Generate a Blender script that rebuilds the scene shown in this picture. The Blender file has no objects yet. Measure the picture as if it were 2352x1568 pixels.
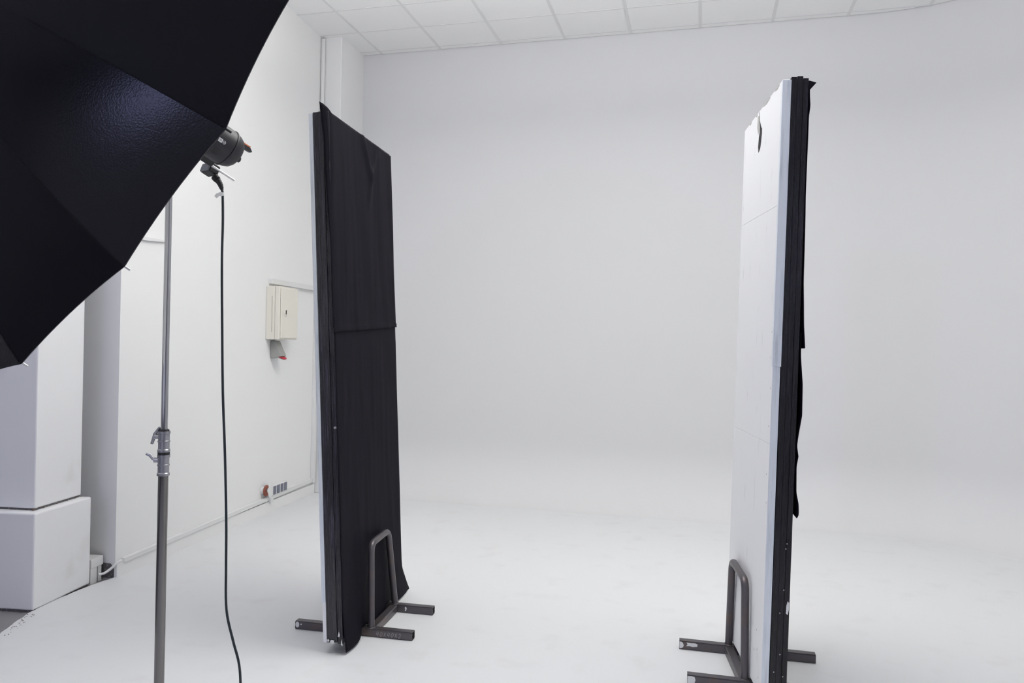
import bpy, bmesh, math, random
from mathutils import Vector, Matrix, noise

random.seed(7)
scene = bpy.context.scene
COL = scene.collection

# ------------------------------------------------------------------ camera
cam_data = bpy.data.cameras.new('camera')
cam_data.sensor_width = 36.0
cam_data.lens = 26.1686
cam_data.clip_start = 0.05
cam = bpy.data.objects.new('camera', cam_data)
COL.objects.link(cam)
RIGHT = Vector((0.9692, 0.2453, 0.0192)).normalized()
FWD = Vector((-0.2454, 0.9694, 0.0026)).normalized()
UP = RIGHT.cross(FWD).normalized()
RIGHT = FWD.cross(UP).normalized()
m = Matrix.Identity(4)
for i in range(3):
    m[i][0], m[i][1], m[i][2] = RIGHT[i], UP[i], -FWD[i]
m[2][3] = 1.416
cam.matrix_world = m
scene.camera = cam

# ------------------------------------------------------------------ world, lamps, exposure
world = bpy.data.worlds.new('world')
scene.world = world
world.use_nodes = True
world.node_tree.nodes['Background'].inputs[0].default_value = (0.8, 0.88, 1.0, 1)
world.node_tree.nodes['Background'].inputs[1].default_value = 0.3
vs = scene.view_settings
vs.view_transform = 'Standard'
vs.look = 'None'
vs.gamma = 1.0
vs.use_curve_mapping = False
vs.exposure = -0.03


def lamp(name, loc, rot, sx, sy, watts, colour):
    d = bpy.data.lights.new(name, 'AREA')
    d.shape = 'RECTANGLE'
    d.size, d.size_y, d.energy, d.color = sx, sy, watts, colour
    o = bpy.data.objects.new(name, d)
    COL.objects.link(o)
    o.location, o.rotation_euler = loc, rot
    return o


NEUTRAL = (1.0, 1.0, 0.985)
COOL = (0.80, 0.82, 1.0)
# added up-facing fill, then the ceiling lamp over the white cove, out of frame
lamp('up_fill', (-0.25, 3.5, 3.53), (math.radians(180), 0, 0), 4.4, 1.7, 150, NEUTRAL)
lamp('ceiling_lamp', (-0.45, 3.2, 4.17), (0, 0, 0), 1.2, 0.9, 20, NEUTRAL)
# added cool fill, no window, behind the camera; small fitting high on the wall
lamp('cool_fill', (-1.6, -3.45, 1.9), (math.radians(90), 0, 0), 5.6, 2.6, 38, COOL)
lamp('wall_lamp', (-2.27, -3.4, 3.06), (math.radians(84), 0, math.radians(-12)), 0.16, 0.16, 26, (0.5, 0.53, 1.0))

# ------------------------------------------------------------------ materials
MATS = {}


def material(name, colour, rough=0.6, metal=0.0, bump=0.0, bump_scale=60.0, stretch=(1, 1, 1),
             tint=None, tint_scale=4.0, tint_lo=0.45, tint_hi=0.7, spec=0.5, sheen=0.0, bump_dist=0.002, detail=4.0):
    if name in MATS:
        return MATS[name]
    mt = bpy.data.materials.new(name)
    mt.use_nodes = True
    nt = mt.node_tree
    b = nt.nodes['Principled BSDF']
    b.inputs['Base Color'].default_value = (*colour, 1)
    b.inputs['Roughness'].default_value = rough
    b.inputs['Metallic'].default_value = metal
    b.inputs['Specular IOR Level'].default_value = spec
    if sheen:
        b.inputs['Sheen Weight'].default_value = sheen
        b.inputs['Sheen Roughness'].default_value = 0.5
    if bump or tint:
        tc = nt.nodes.new('ShaderNodeTexCoord')
        mp = nt.nodes.new('ShaderNodeMapping')
        mp.inputs['Scale'].default_value = stretch
        nt.links.new(tc.outputs['Object'], mp.inputs['Vector'])
    if bump:
        nz = nt.nodes.new('ShaderNodeTexNoise')
        nz.inputs['Scale'].default_value = bump_scale
        nz.inputs['Detail'].default_value = detail
        nt.links.new(mp.outputs[0], nz.inputs['Vector'])
        bp = nt.nodes.new('ShaderNodeBump')
        bp.inputs['Strength'].default_value = bump
        bp.inputs['Distance'].default_value = bump_dist
        nt.links.new(nz.outputs['Fac'], bp.inputs['Height'])
        nt.links.new(bp.outputs[0], b.inputs['Normal'])
    if tint:
        nz2 = nt.nodes.new('ShaderNodeTexNoise')
        nz2.inputs['Scale'].default_value = tint_scale
        nz2.inputs['Detail'].default_value = 6
        nt.links.new(mp.outputs[0], nz2.inputs['Vector'])
        rp = nt.nodes.new('ShaderNodeMapRange')
        rp.inputs['From Min'].default_value = tint_lo
        rp.inputs['From Max'].default_value = tint_hi
        nt.links.new(nz2.outputs['Fac'], rp.inputs['Value'])
        mx = nt.nodes.new('ShaderNodeMix')
        mx.data_type = 'RGBA'
        mx.inputs['A'].default_value = (*colour, 1)
        mx.inputs['B'].default_value = (*tint, 1)
        nt.links.new(rp.outputs[0], mx.inputs['Factor'])
        nt.links.new(mx.outputs['Result'], b.inputs['Base Color'])
    MATS[name] = mt
    return mt


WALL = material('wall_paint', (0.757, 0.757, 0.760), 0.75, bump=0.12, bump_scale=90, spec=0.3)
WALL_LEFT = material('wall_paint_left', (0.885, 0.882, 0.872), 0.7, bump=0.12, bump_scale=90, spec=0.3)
FLOOR = material('floor_paint', (0.765, 0.769, 0.773), 0.5, bump=0.08, bump_scale=40, tint=(0.725, 0.725, 0.727),
                 tint_scale=5.5, tint_lo=0.56, tint_hi=0.76, spec=0.35)
DARK_WALL = material('dark_wall_paint', (0.13, 0.13, 0.145), 0.8, bump=0.1, bump_scale=60)
BARE = material('bare_floor', (0.26, 0.255, 0.255), 0.55, bump=0.1, bump_scale=50, tint=(0.24, 0.23, 0.24))
TILE = material('ceiling_tile', (0.92, 0.92, 0.915), 0.9, bump=0.25, bump_scale=220, spec=0.1)
TEE = material('ceiling_tee', (0.79, 0.79, 0.79), 0.5, spec=0.3)  # tees are white; the shade on them is put into this grey
PLINTH = material('plinth_paint', (0.88, 0.88, 0.885), 0.6, bump=0.15, bump_scale=70, tint=(0.72, 0.71, 0.69),
                  tint_scale=3.0, tint_lo=0.6, tint_hi=0.85)
PLASTIC_WHITE = material('white_plastic', (0.80, 0.80, 0.79), 0.4)
CREAM = material('cream_enamel', (0.83, 0.80, 0.71), 0.4)
CREAM_DARK = material('cream_seam', (0.42, 0.39, 0.33), 0.6)
SOCKET_GREY = material('grey_socket_plastic', (0.36, 0.365, 0.34), 0.5)
RED = material('red_plastic', (0.55, 0.03, 0.05), 0.4)
RUST = material('rust_red_plastic', (0.26, 0.075, 0.045), 0.5)
COVER_BLUE = material('blue_grey_cover', (0.16, 0.17, 0.22), 0.4)
DARK = material('dark_gap', (0.02, 0.02, 0.022), 0.8)
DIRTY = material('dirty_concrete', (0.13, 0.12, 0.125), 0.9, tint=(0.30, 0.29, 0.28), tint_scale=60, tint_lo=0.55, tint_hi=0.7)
CRUMB = material('brown_crumbs', (0.16, 0.10, 0.055), 0.9)
UMBRELLA = material('umbrella_black_satin', (0.0105, 0.0102, 0.0125), 0.2, bump=0.3, bump_scale=240, spec=0.12, bump_dist=0.001)
UMBRELLA_IN = material('umbrella_white_lining', (0.80, 0.80, 0.80), 0.5)
STEEL = material('bright_steel', (0.62, 0.62, 0.62), 0.28, metal=1.0)
CHROME = material('chrome_tube', (0.40, 0.40, 0.42), 0.10, metal=1.0)
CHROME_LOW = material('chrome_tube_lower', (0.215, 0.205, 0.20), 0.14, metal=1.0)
CAST = material('cast_alloy', (0.37, 0.37, 0.40), 0.28, metal=1.0, bump=0.1, bump_scale=300)
RAW_STEEL = material('raw_steel', (0.115, 0.105, 0.115), 0.38, metal=0.55, bump=0.2, bump_scale=120, tint=(0.15, 0.11, 0.095),
                     tint_scale=14, tint_lo=0.5, tint_hi=0.8)
HOUSING = material('strobe_housing', (0.016, 0.0155, 0.021), 0.40)
HOUSING_DARK = material('strobe_dark', (0.012, 0.012, 0.015), 0.5)
MARK_WHITE = material('white_print', (0.78, 0.78, 0.80), 0.6)
ORANGE = material('orange_lever', (0.60, 0.17, 0.06), 0.45)
CABLE = material('dark_teal_cable', (0.006, 0.014, 0.022), 0.4)
TAPE_WHITE = material('white_tape', (0.93, 0.93, 0.94), 0.6)
FOAM = material('white_foam_board', (0.90, 0.90, 0.915), 0.7, bump=0.15, bump_scale=160, tint=(0.74, 0.745, 0.76),
                tint_scale=20, tint_lo=0.62, tint_hi=0.8, stretch=(1, 1, 0.3), spec=0.25)
EDGE_TAPE = material('blue_grey_edge_tape', (0.82, 0.86, 0.92), 0.45, bump=0.5, bump_scale=30, stretch=(6, 6, 0.3),
                     tint=(0.64, 0.68, 0.74), tint_scale=14, tint_lo=0.5, tint_hi=0.7)
BLACK_EDGE = material('black_taped_edge', (0.0065, 0.0056, 0.0090), 0.26, bump=0.9, bump_scale=28, stretch=(9, 9, 0.35),
                      tint=(0.020, 0.0175, 0.028), tint_scale=22, tint_lo=0.5, tint_hi=0.72, spec=0.4, bump_dist=0.004)
SHEEN_EDGE = material('black_edge_sheen', (0.008, 0.007, 0.0115), 0.25, bump=1.0, bump_scale=26, stretch=(10, 10, 0.3),
                     tint=(0.062, 0.055, 0.088), tint_scale=20, tint_lo=0.47, tint_hi=0.72, spec=0.7, bump_dist=0.005)  # violet streaks put the left edge's bluish reflection into the colour
BLACK_CLOTH = material('black_cloth', (0.0066, 0.0058, 0.0104), 0.75, bump=0.35, bump_scale=36, stretch=(5, 5, 0.6),
                       spec=0.12)
CHIP = material('white_chip', (0.80, 0.80, 0.80), 0.7)
SCRATCH = material('bright_scratch', (0.42, 0.41, 0.44), 0.5)

# ------------------------------------------------------------------ helpers


def tag(o, label=None, cat=None, group=None, kind=None):
    if label:
        o['label'] = label
    if cat:
        o['category'] = cat
    if group:
        o['group'] = group
    if kind:
        o['kind'] = kind
    return o


def empty(name, label, cat, mat=None, loc=None, group=None):
    o = bpy.data.objects.new(name, None)
    o.empty_display_size = 0.05
    COL.objects.link(o)
    if mat is not None:
        o.matrix_world = mat
    elif loc is not None:
        o.location = loc
    return tag(o, label, cat, group)


def link_mesh(name, me, mats, parent=None, smooth=False):
    if not isinstance(mats, (list, tuple)):
        mats = [mats]
    if not me.materials:
        for mt in mats:
            me.materials.append(mt)
    if smooth:
        for p in me.polygons:
            p.use_smooth = True
    o = bpy.data.objects.new(name, me)
    COL.objects.link(o)
    if parent is not None:
        o.parent = parent
    return o


def obj(name, bm, mats, parent=None, smooth=False, bevel=0.0, seg=1, auto=None):
    if bevel:
        bmesh.ops.bevel(bm, geom=list(bm.edges), offset=bevel, segments=seg, affect='EDGES', profile=0.5)
    bmesh.ops.recalc_face_normals(bm, faces=list(bm.faces))
    me = bpy.data.meshes.new(name)
    bm.to_mesh(me)
    bm.free()
    o = link_mesh(name, me, mats, parent, smooth)
    if auto is not None:
        me.set_sharp_from_angle(angle=math.radians(auto))
    return o


def add_box(bm, lo, hi, mat=None):
    vs_ = [bm.verts.new((x, y, z)) for x in (lo[0], hi[0]) for y in (lo[1], hi[1]) for z in (lo[2], hi[2])]
    if mat is not None:
        for v in vs_:
            v.co = mat @ v.co
    a = vs_
    for f in ((0, 1, 3, 2), (4, 6, 7, 5), (0, 4, 5, 1), (2, 3, 7, 6), (0, 2, 6, 4), (1, 5, 7, 3)):
        bm.faces.new([a[i] for i in f])
    return vs_


def box(name, lo, hi, mt, parent=None, bevel=0.0, seg=1, mat=None):
    bm = bmesh.new()
    add_box(bm, lo, hi, mat)
    return obj(name, bm, mt, parent, bevel=bevel, seg=seg)


def add_tube(bm, pts, r, seg=12, caps=True, closed=False):
    pts = [Vector(p) for p in pts]
    n = len(pts)
    rs = r if isinstance(r, (list, tuple)) else [r] * n
    t0 = (pts[1] - pts[0]).normalized()
    ref = Vector((0, 0, 1)) if abs(t0.z) < 0.9 else Vector((1, 0, 0))
    nx = t0.cross(ref).normalized()
    rings = []
    for i, p in enumerate(pts):
        if i == 0:
            t = t0
        elif i == n - 1:
            t = (pts[i] - pts[i - 1]).normalized()
        else:
            t = ((pts[i + 1] - p).normalized() + (p - pts[i - 1]).normalized()).normalized()
        nx = (nx - t * nx.dot(t)).normalized()
        ny = t.cross(nx)
        rings.append([bm.verts.new(p + (nx * math.cos(a) + ny * math.sin(a)) * rs[i])
                      for a in [2 * math.pi * k / seg for k in range(seg)]])
    for a, b in zip(rings, rings[1:]):
        for k in range(seg):
            bm.faces.new((a[k], a[(k + 1) % seg], b[(k + 1) % seg], b[k]))
    if caps:
        bm.faces.new(rings[0][::-1])
        bm.faces.new(rings[-1])


def tube(name, pts, r, mt, parent=None, seg=12, auto=40):
    bm = bmesh.new()
    add_tube(bm, pts, r, seg)
    return obj(name, bm, mt, parent, smooth=True, auto=auto)


def add_lathe(bm, prof, seg=32, mat=None):
    """prof: list of (radius, z)."""
    rings = []
    for r, z in prof:
        ring = []
        for k in range(seg):
            a = 2 * math.pi * k / seg
            v = Vector((r * math.cos(a), r * math.sin(a), z))
            ring.append(bm.verts.new(mat @ v if mat is not None else v))
        rings.append(ring)
    for a, b in zip(rings, rings[1:]):
        for k in range(seg):
            bm.faces.new((a[k], a[(k + 1) % seg], b[(k + 1) % seg], b[k]))
    bm.faces.new(rings[0][::-1])
    bm.faces.new(rings[-1])


def lathe(name, prof, mt, parent=None, seg=32, mat=None, auto=35):
    bm = bmesh.new()
    add_lathe(bm, prof, seg, mat)
    return obj(name, bm, mt, parent, smooth=True, auto=auto)


def add_prism(bm, outline, axis_a, axis_b, axis_n, origin, depth):
    """Extruded polygon; outline points in (a, b) coordinates."""
    A, B, N, O = Vector(axis_a), Vector(axis_b), Vector(axis_n), Vector(origin)
    lo = [bm.verts.new(O + A * p[0] + B * p[1]) for p in outline]
    hi = [bm.verts.new(O + A * p[0] + B * p[1] + N * depth) for p in outline]
    bm.faces.new(lo[::-1])
    bm.faces.new(hi)
    k = len(outline)
    for i in range(k):
        bm.faces.new((lo[i], lo[(i + 1) % k], hi[(i + 1) % k], hi[i]))


def prism(name, outline, a, b, n, o, depth, mt, parent=None, bevel=0.0):
    bm = bmesh.new()
    add_prism(bm, outline, a, b, n, o, depth)
    return obj(name, bm, mt, parent, bevel=bevel)


def smooth_path(pts, sub=8):
    """Catmull-Rom through the points."""
    P = [Vector(p) for p in pts]
    P = [P[0] * 2 - P[1]] + P + [P[-1] * 2 - P[-2]]
    out = []
    for i in range(1, len(P) - 2):
        a, b, c, d = P[i - 1], P[i], P[i + 1], P[i + 2]
        for k in range(sub):
            t = k / sub
            out.append(0.5 * ((2 * b) + (c - a) * t + (2 * a - 5 * b + 4 * c - d) * t * t + (3 * b - a - 3 * c + d) * t ** 3))
    out.append(P[-2])
    return out


def lerp_table(tab, z):
    if z >= tab[0][0]:
        return tab[0][1]
    for (a, va), (b, vb) in zip(tab, tab[1:]):
        if a >= z >= b:
            t = (a - z) / (a - b) if a != b else 0
            return va + (vb - va) * t
    return tab[-1][1]


# ------------------------------------------------------------------ room shell
ZC = 4.207           # ceiling
YB = 6.703           # back wall
X0, RAD = 1.26, 1.73  # start and radius of the rounded right corner
XR = X0 + RAD
COVE = 0.5
YF = -3.6            # wall behind the camera
XL2 = -4.9           # left wall of the bay beside the camera
WA = Vector((-3.305, 3.672, 0))      # near bottom corner of the left wall
WB = Vector((-3.4476, 6.24, 0))
WD = (WB - WA).normalized()
WN = Vector((WD.y, -WD.x, 0))        # pointing into the room
WALLM = Matrix(((WD.x, WN.x, 0, WA.x), (WD.y, WN.y, 0, WA.y), (0, 0, 1, 0), (0, 0, 0, 1)))
# local frame of things on the left wall: x = along the wall away from the camera, y = out into the room, z = up


def structure(o):
    o['kind'] = 'structure'
    return o


# painted white floor, its broken left edge stops short of the plinths
edge = [(-3.305, 3.69), (-3.326, 3.52), (-3.323, 3.367), (-3.312, 3.214), (-3.282, 3.07), (-3.232, 2.938), (-3.18, 2.823),
        (-3.09, 2.6), (-2.98, 2.2), (-2.9, 1.6), (-2.86, 0.6), (-2.84, YF)]
bm = bmesh.new()
fine = []
for (x, y), (x2, y2) in zip(edge, edge[1:]):
    for k in range(6):
        t = k / 6
        j = 0.006 * (noise.noise(Vector((x + (x2 - x) * t, y + (y2 - y) * t, 0)) * 23))
        fine.append((x + (x2 - x) * t + j, y + (y2 - y) * t + j * 0.4))
fine.append(edge[-1])
outline = fine + [(XR, YF), (XR, YB - RAD)]
outline += [(X0 + (RAD - COVE) * math.cos(a), YB - RAD + (RAD - COVE) * math.sin(a))
            for a in [math.radians(90 * k / 24) for k in range(25)]]
outline = fine + [(XR - COVE, YF)] + outline[len(fine) + 2:] + [(-3.7, YB - COVE), (-3.7, 6.0), (-3.44, 6.0), (-3.40, 5.0)]
add_prism(bm, outline, (1, 0, 0), (0, 1, 0), (0, 0, 1), (0, 0, -0.012), 0.012)
structure(obj('floor', bm, FLOOR))
structure(box('floor_bare', (-5.2, YF - 0.2, -0.10), (XR - COVE - 0.1, YB - COVE - 0.05, -0.0125), BARE))

# back wall, rounded right corner and right wall: one continuous painted cove
path = [((-3.7 + (X0 + 3.7) * k / 14, YB), (0, -1)) for k in range(15)]
path += [((X0 + RAD * math.cos(a), YB - RAD + RAD * math.sin(a)), (-math.cos(a), -math.sin(a)))
         for a in [math.radians(90 - 90 * k / 32) for k in range(1, 33)]]
prof = [(COVE - COVE * math.sin(a), COVE - COVE * math.cos(a)) for a in [math.radians(90 * k / 18) for k in range(19)]]
# (distance from wall, height): from the floor tangent point up to the wall
prof += [(0, 0.5 + (ZC + 0.02 - 0.5) * k / 8) for k in range(1, 9)]


def sweep(name, path, mt):
    """Painted face along the path plus a plain back skin 8 cm behind it."""
    bm = bmesh.new()
    loop_ = prof + [(-0.08, prof[-1][1]), (-0.08, -0.08), (prof[0][0], -0.08)]
    cols = [[bm.verts.new((px + nx * d, py + ny * d, z)) for d, z in loop_] for (px, py), (nx, ny) in path]
    n = len(loop_)
    for a, b in zip(cols, cols[1:]):
        for k in range(n):
            bm.faces.new((a[k], b[k], b[(k + 1) % n], a[(k + 1) % n]))
    bm.faces.new(cols[0])
    bm.faces.new(cols[-1][::-1])
    return structure(obj(name, bm, mt, smooth=True, auto=40))


sweep('wall_back', path, WALL)
sweep('wall_right', [((XR, YB - RAD + (YF - YB + RAD) * k / 10), (-1, 0)) for k in range(11)], WALL)

# left wall block (ends towards the camera in a return face), corner pillar
bm = bmesh.new()
outline = [(WA.x, WA.y), (WB.x, WB.y), (WB.x - 0.03, YB + 0.1), (-5.2, YB + 0.1), (-5.2, WA.y)]
add_prism(bm, outline, (1, 0, 0), (0, 1, 0), (0, 0, 1), (0, 0, -0.0125), ZC + 0.04)
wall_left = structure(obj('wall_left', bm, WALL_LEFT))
# bare strip at the foot of the return face
prism('bare_patch', [(-3.312, -0.006), (-3.312, 0.05), (-3.335, 0.078), (-3.40, 0.080), (-3.47, 0.074), (-3.56, 0.06), (-3.56, -0.006)],
      (1, 0, 0), (0, 0, 1), (0, -1, 0), (0, WA.y, 0), 0.004, DIRTY, wall_left)
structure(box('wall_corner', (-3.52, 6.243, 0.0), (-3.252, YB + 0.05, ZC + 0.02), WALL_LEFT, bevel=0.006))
structure(box('wall_front', (-5.2, YF - 0.1, -0.1), (XR + 0.1, YF, ZC + 0.02), DARK_WALL))
structure(box('wall_side', (-5.2, YF, -0.1), (XL2, WA.y, ZC + 0.02), WALL))

# ------------------------------------------------------------------ ceiling: tiles and tee grid
ceiling = structure(box('ceiling', (-5.2, YF - 0.1, ZC + 0.03), (XR + 0.1, YB + 0.1, ZC + 0.09), WALL))
TW, TD = 0.6, 0.6 * 0.7369
GX0 = -5.0865 * 0.6
GY0 = 11.0412 * 0.6
SG = 0.007      # shadow gap between the tiles and the walls
room = [(XL2, YF), (XR - SG, YF), (XR - SG, YB - RAD)] + \
       [(X0 + (RAD - SG) * math.cos(a), YB - RAD + (RAD - SG) * math.sin(a)) for a in [math.radians(90 * k / 16) for k in range(1, 17)]] + \
       [(XL2, YB - SG)]


def clip(poly, bound):
    out = poly
    nb = len(bound)
    for i in range(nb):
        (ax_, ay), (bx, by) = bound[i], bound[(i + 1) % nb]

        def side(p):
            return (bx - ax_) * (p[1] - ay) - (by - ay) * (p[0] - ax_)
        res = []
        for j in range(len(out)):
            p, q = out[j], out[(j + 1) % len(out)]
            sp, sq = side(p), side(q)
            if sp >= 0:
                res.append(p)
            if (sp > 0 and sq < 0) or (sp < 0 and sq > 0):
                t = sp / (sp - sq)
                res.append((p[0] + (q[0] - p[0]) * t, p[1] + (q[1] - p[1]) * t))
        out = res
        if len(out) < 3:
            return []
    clean = []
    for p in out:
        if not clean or (abs(p[0] - clean[-1][0]) + abs(p[1] - clean[-1][1])) > 1e-5:
            clean.append(p)
    if len(clean) > 1 and abs(clean[0][0] - clean[-1][0]) + abs(clean[0][1] - clean[-1][1]) < 1e-5:
        clean.pop()
    return clean if len(clean) > 2 else []


def area(p):
    return abs(sum(p[i][0] * p[(i + 1) % len(p)][1] - p[(i + 1) % len(p)][0] * p[i][1] for i in range(len(p)))) / 2


full_tile = None
GAP = 0.006
for i in range(-3, 10):
    for j in range(-22, 1):
        x, y = GX0 + i * TW, GY0 + j * TD
        rect = [(x + GAP, y + GAP), (x + TW - GAP, y + GAP), (x + TW - GAP, y + TD - GAP), (x + GAP, y + TD - GAP)]
        c = clip(rect, room)
        if not c or area(c) < 0.003:
            continue
        whole = abs(area(c) - area(rect)) < 1e-6
        if whole and full_tile is not None:
            o = full_tile.copy()
            COL.objects.link(o)
            o.location = (x, y, ZC)
        else:
            bm = bmesh.new()
            add_prism(bm, [(p[0] - x, p[1] - y) for p in c], (1, 0, 0), (0, 1, 0), (0, 0, 1), (0, 0, 0), 0.028)
            o = obj('ceiling_tile', bm, TILE, ceiling)
            o.location = (x, y, ZC)
            if whole:
                full_tile = o
# main tees run away from the camera, cross tees between them
for i in range(-2, 11):
    x = GX0 + i * TW
    c = clip([(x - 0.012, YF), (x + 0.012, YF), (x + 0.012, YB), (x - 0.012, YB)], room)
    if c:
        bm = bmesh.new()
        add_prism(bm, c, (1, 0, 0), (0, 1, 0), (0, 0, 1), (0, 0, ZC - 0.004), 0.006)
        obj('main_tee', bm, TEE, ceiling)
for j in range(-22, 1):
    y = GY0 + j * TD
    c = clip([(XL2, y - 0.007), (XR, y - 0.007), (XR, y + 0.007), (XL2, y + 0.007)], room)
    if c:
        bm = bmesh.new()
        add_prism(bm, c, (1, 0, 0), (0, 1, 0), (0, 0, 1), (0, 0, ZC - 0.002), 0.004)
        obj('cross_tee', bm, TEE, ceiling)

# ------------------------------------------------------------------ fixed runs on the left wall
on_wall = Matrix(((WD.x, WN.x, 0, WA.x), (WD.y, WN.y, 0, WA.y), (0, 0, 1, 0), (0, 0, 0, 1)))


def wall_root(name, kind='structure', label=None, cat=None, loc=(0, 0, 0), group=None):
    o = bpy.data.objects.new(name, None)
    o.empty_display_size = 0.05
    COL.objects.link(o)
    o.matrix_world = on_wall @ Matrix.Translation(loc)
    return tag(o, label, cat, group, kind)


bb = wall_root('baseboard_left')
# local x runs along the wall, local y points into the room
box('skirting', (0.0, 0.0, -0.005), (2.56, 0.014, 0.088), WALL_LEFT, bb, bevel=0.002)
prism('cable_duct', [(0.05, 0.074), (0.05, 0.102), (2.5, 0.149), (2.5, 0.113)], (1, 0, 0), (0, 0, 1), (0, 1, 0), (0, 0, 0), 0.024,
      PLASTIC_WHITE, bb, bevel=0.002)
duct = wall_root('trim_1')
box('level_duct', (1.69, 0.0, 1.862), (2.50, 0.03, 1.905), PLASTIC_WHITE, duct, bevel=0.002)
box('upright_duct', (2.50, 0.0, 0.10), (2.545, 0.03, 1.905), PLASTIC_WHITE, duct, bevel=0.002)
pipe = structure(tube('trim_2', [(-3.427, 6.221, 1.92), (-3.427, 6.221, 4.19)], 0.019,
                      PLASTIC_WHITE, seg=12))
wedge = wall_root('wall_wedge')  # thin grey wedge proud of the wall, tapering away from the camera
prism('grey_wedge', [(-0.25, 2.004), (0.22, 2.004), (0.40, 2.022), (0.40, 2.028), (0.2, 2.026), (-0.25, 2.05)], (1, 0, 0), (0, 0, 1), (0, 1, 0),
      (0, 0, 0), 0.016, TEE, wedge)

# ------------------------------------------------------------------ things on the left wall
cab = wall_root('fuse_cabinet', None, 'cream metal fuse cabinet with a lock on the left white wall', 'cabinet', (1.655, 0, 1.411))
box('cabinet_back', (0, 0, 0), (0.30, 0.075, 0.43), CREAM, cab, bevel=0.004)
box('cabinet_front', (0, 0.077, 0.0), (0.30, 0.118, 0.43), CREAM, cab, bevel=0.004)
dr = box('cabinet_door', (0.012, 0.119, 0.012), (0.288, 0.13, 0.418), CREAM, cab, bevel=0.003)
box('door_line', (-0.002, 0.052, 0.06), (0.0, 0.055, 0.35), CREAM_DARK, cab)
lock = lathe('lock', [(0.030, 0), (0.030, 0.004), (0.024, 0.006)], CREAM, dr, seg=20,
             mat=Matrix.Translation((0.075, 0.13, 0.222)) @ Matrix.Rotation(-math.pi / 2, 4, 'X'))
box('lock_slot', (0.070, 0.136, 0.205), (0.080, 0.139, 0.239), DARK, dr)

cee = wall_root('power_socket', None, 'grey industrial power socket with a red collar below the cream fuse cabinet', 'socket', (1.70, 0, 1.40))
bm = bmesh.new()
# slanted housing, profile in (y, z) extruded along x
add_prism(bm, [(0.0, 0.0), (0.045, 0.0), (0.105, -0.125), (0.045, -0.142), (0.0, -0.142)], (0, 1, 0), (0, 0, 1), (1, 0, 0), (0.03, 0, 0), 0.085)
obj('socket_body', bm, SOCKET_GREY, cee, bevel=0.008, seg=2)
mt_ = Matrix.Translation((0.0725, 0.085, -0.128)) @ Matrix.Rotation(math.radians(155), 4, 'X')
lathe('red_collar', [(0.036, -0.002), (0.041, 0.0), (0.041, 0.005), (0.036, 0.007)], RED, cee, seg=24, mat=mt_)
lathe('socket_flap', [(0.034, 0.007), (0.037, 0.009), (0.034, 0.014)], SOCKET_GREY, cee, seg=24, mat=mt_)
for zz in (-0.045, -0.06):
    box('screw', (0.027, 0.02 + (0.012 if zz < -0.05 else 0), zz - 0.003), (0.031, 0.028 + (0.012 if zz < -0.05 else 0), zz + 0.003), CREAM_DARK, cee)

strip = wall_root('socket_row', None, 'white row of four wall sockets with blue-grey hinged covers above the baseboard', 'socket', (1.735, 0, 0.13))
box('housing', (0, 0, 0.0), (0.275, 0.03, 0.082), PLASTIC_WHITE, strip, bevel=0.004)
for k in range(4):
    cvr = box('socket_cover', (0.040 + 0.060 * k, 0.0302, 0.008), (0.081 + 0.060 * k, 0.036, 0.076), COVER_BLUE, strip, bevel=0.002, seg=1)
box('outlet_box', (0.0, 0.0, -0.055), (0.045, 0.034, -0.005), PLASTIC_WHITE, strip, bevel=0.003)
rs = wall_root('round_socket', None, 'round rust-red socket with pale open lid beside the row of blue-grey socket covers', 'socket', (1.655, 0, 0.195))
lathe('socket_base', [(0.030, 0), (0.030, 0.02), (0.034, 0.03)], PLASTIC_WHITE, rs, seg=24, mat=Matrix.Rotation(-math.pi / 2, 4, 'X'))
mt_ = Matrix.Translation((0, 0.03, 0)) @ Matrix.Rotation(-math.pi / 2, 4, 'X')
lathe('socket_face', [(0.044, 0), (0.046, 0.006), (0.040, 0.014), (0.022, 0.016), (0.02, 0.006), (0.006, 0.004)], RUST, rs, seg=24, mat=mt_)
prism('socket_lid', [(-0.012, 0.0), (0.02, 0.052), (0.055, 0.03), (0.06, -0.05), (0.035, -0.075), (0.005, -0.04)], (1, 0, 0), (0, 0, 1), (0, 1, 0), (0.012, 0.034, 0.0),
      0.014, PLASTIC_WHITE, rs, bevel=0.004)
tube('lead', [(0.035, 0.02, -0.06), (0.037, 0.02, -0.085), (0.037, 0.014, -0.105)], 0.006, PLASTIC_WHITE, rs, seg=8)

# ------------------------------------------------------------------ plinths at the left
ang = math.atan2(3.536 - 3.105, -3.352 + 3.29) - math.pi / 2
mp_ = Matrix.Translation((-3.290, 3.105, -0.012)) @ Matrix.Rotation(ang, 4, 'Z')
low = empty('plinth', 'low white painted plinth block carrying a taller plinth on top', 'plinth', mp_)
box('plinth_body', (-0.56, 0, 0.012), (0, 0.435, 0.508), PLINTH, low, bevel=0.008, seg=2)
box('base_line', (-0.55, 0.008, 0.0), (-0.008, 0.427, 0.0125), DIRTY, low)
mp2 = Matrix.Translation((-3.350, 3.161, 0.497)) @ Matrix.Rotation(math.atan2(3.515 - 3.161, -3.405 + 3.350) - math.pi / 2, 4, 'Z')
high = empty('plinth', 'tall white painted plinth standing on the low plinth block', 'plinth', mp2)
box('plinth_body', (-0.44, 0, 0.009), (0, 0.36, 1.75), PLINTH, high, bevel=0.007, seg=2)
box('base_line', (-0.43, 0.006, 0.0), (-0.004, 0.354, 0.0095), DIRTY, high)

# crumbs along the joints and the floor edge
bm = bmesh.new()


def crumb(p, s):
    bmesh.ops.create_icosphere(bm, subdivisions=1, radius=s, matrix=Matrix.Translation(p) @ Matrix.Diagonal((1.4, 1, 0.6, 1)))


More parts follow.
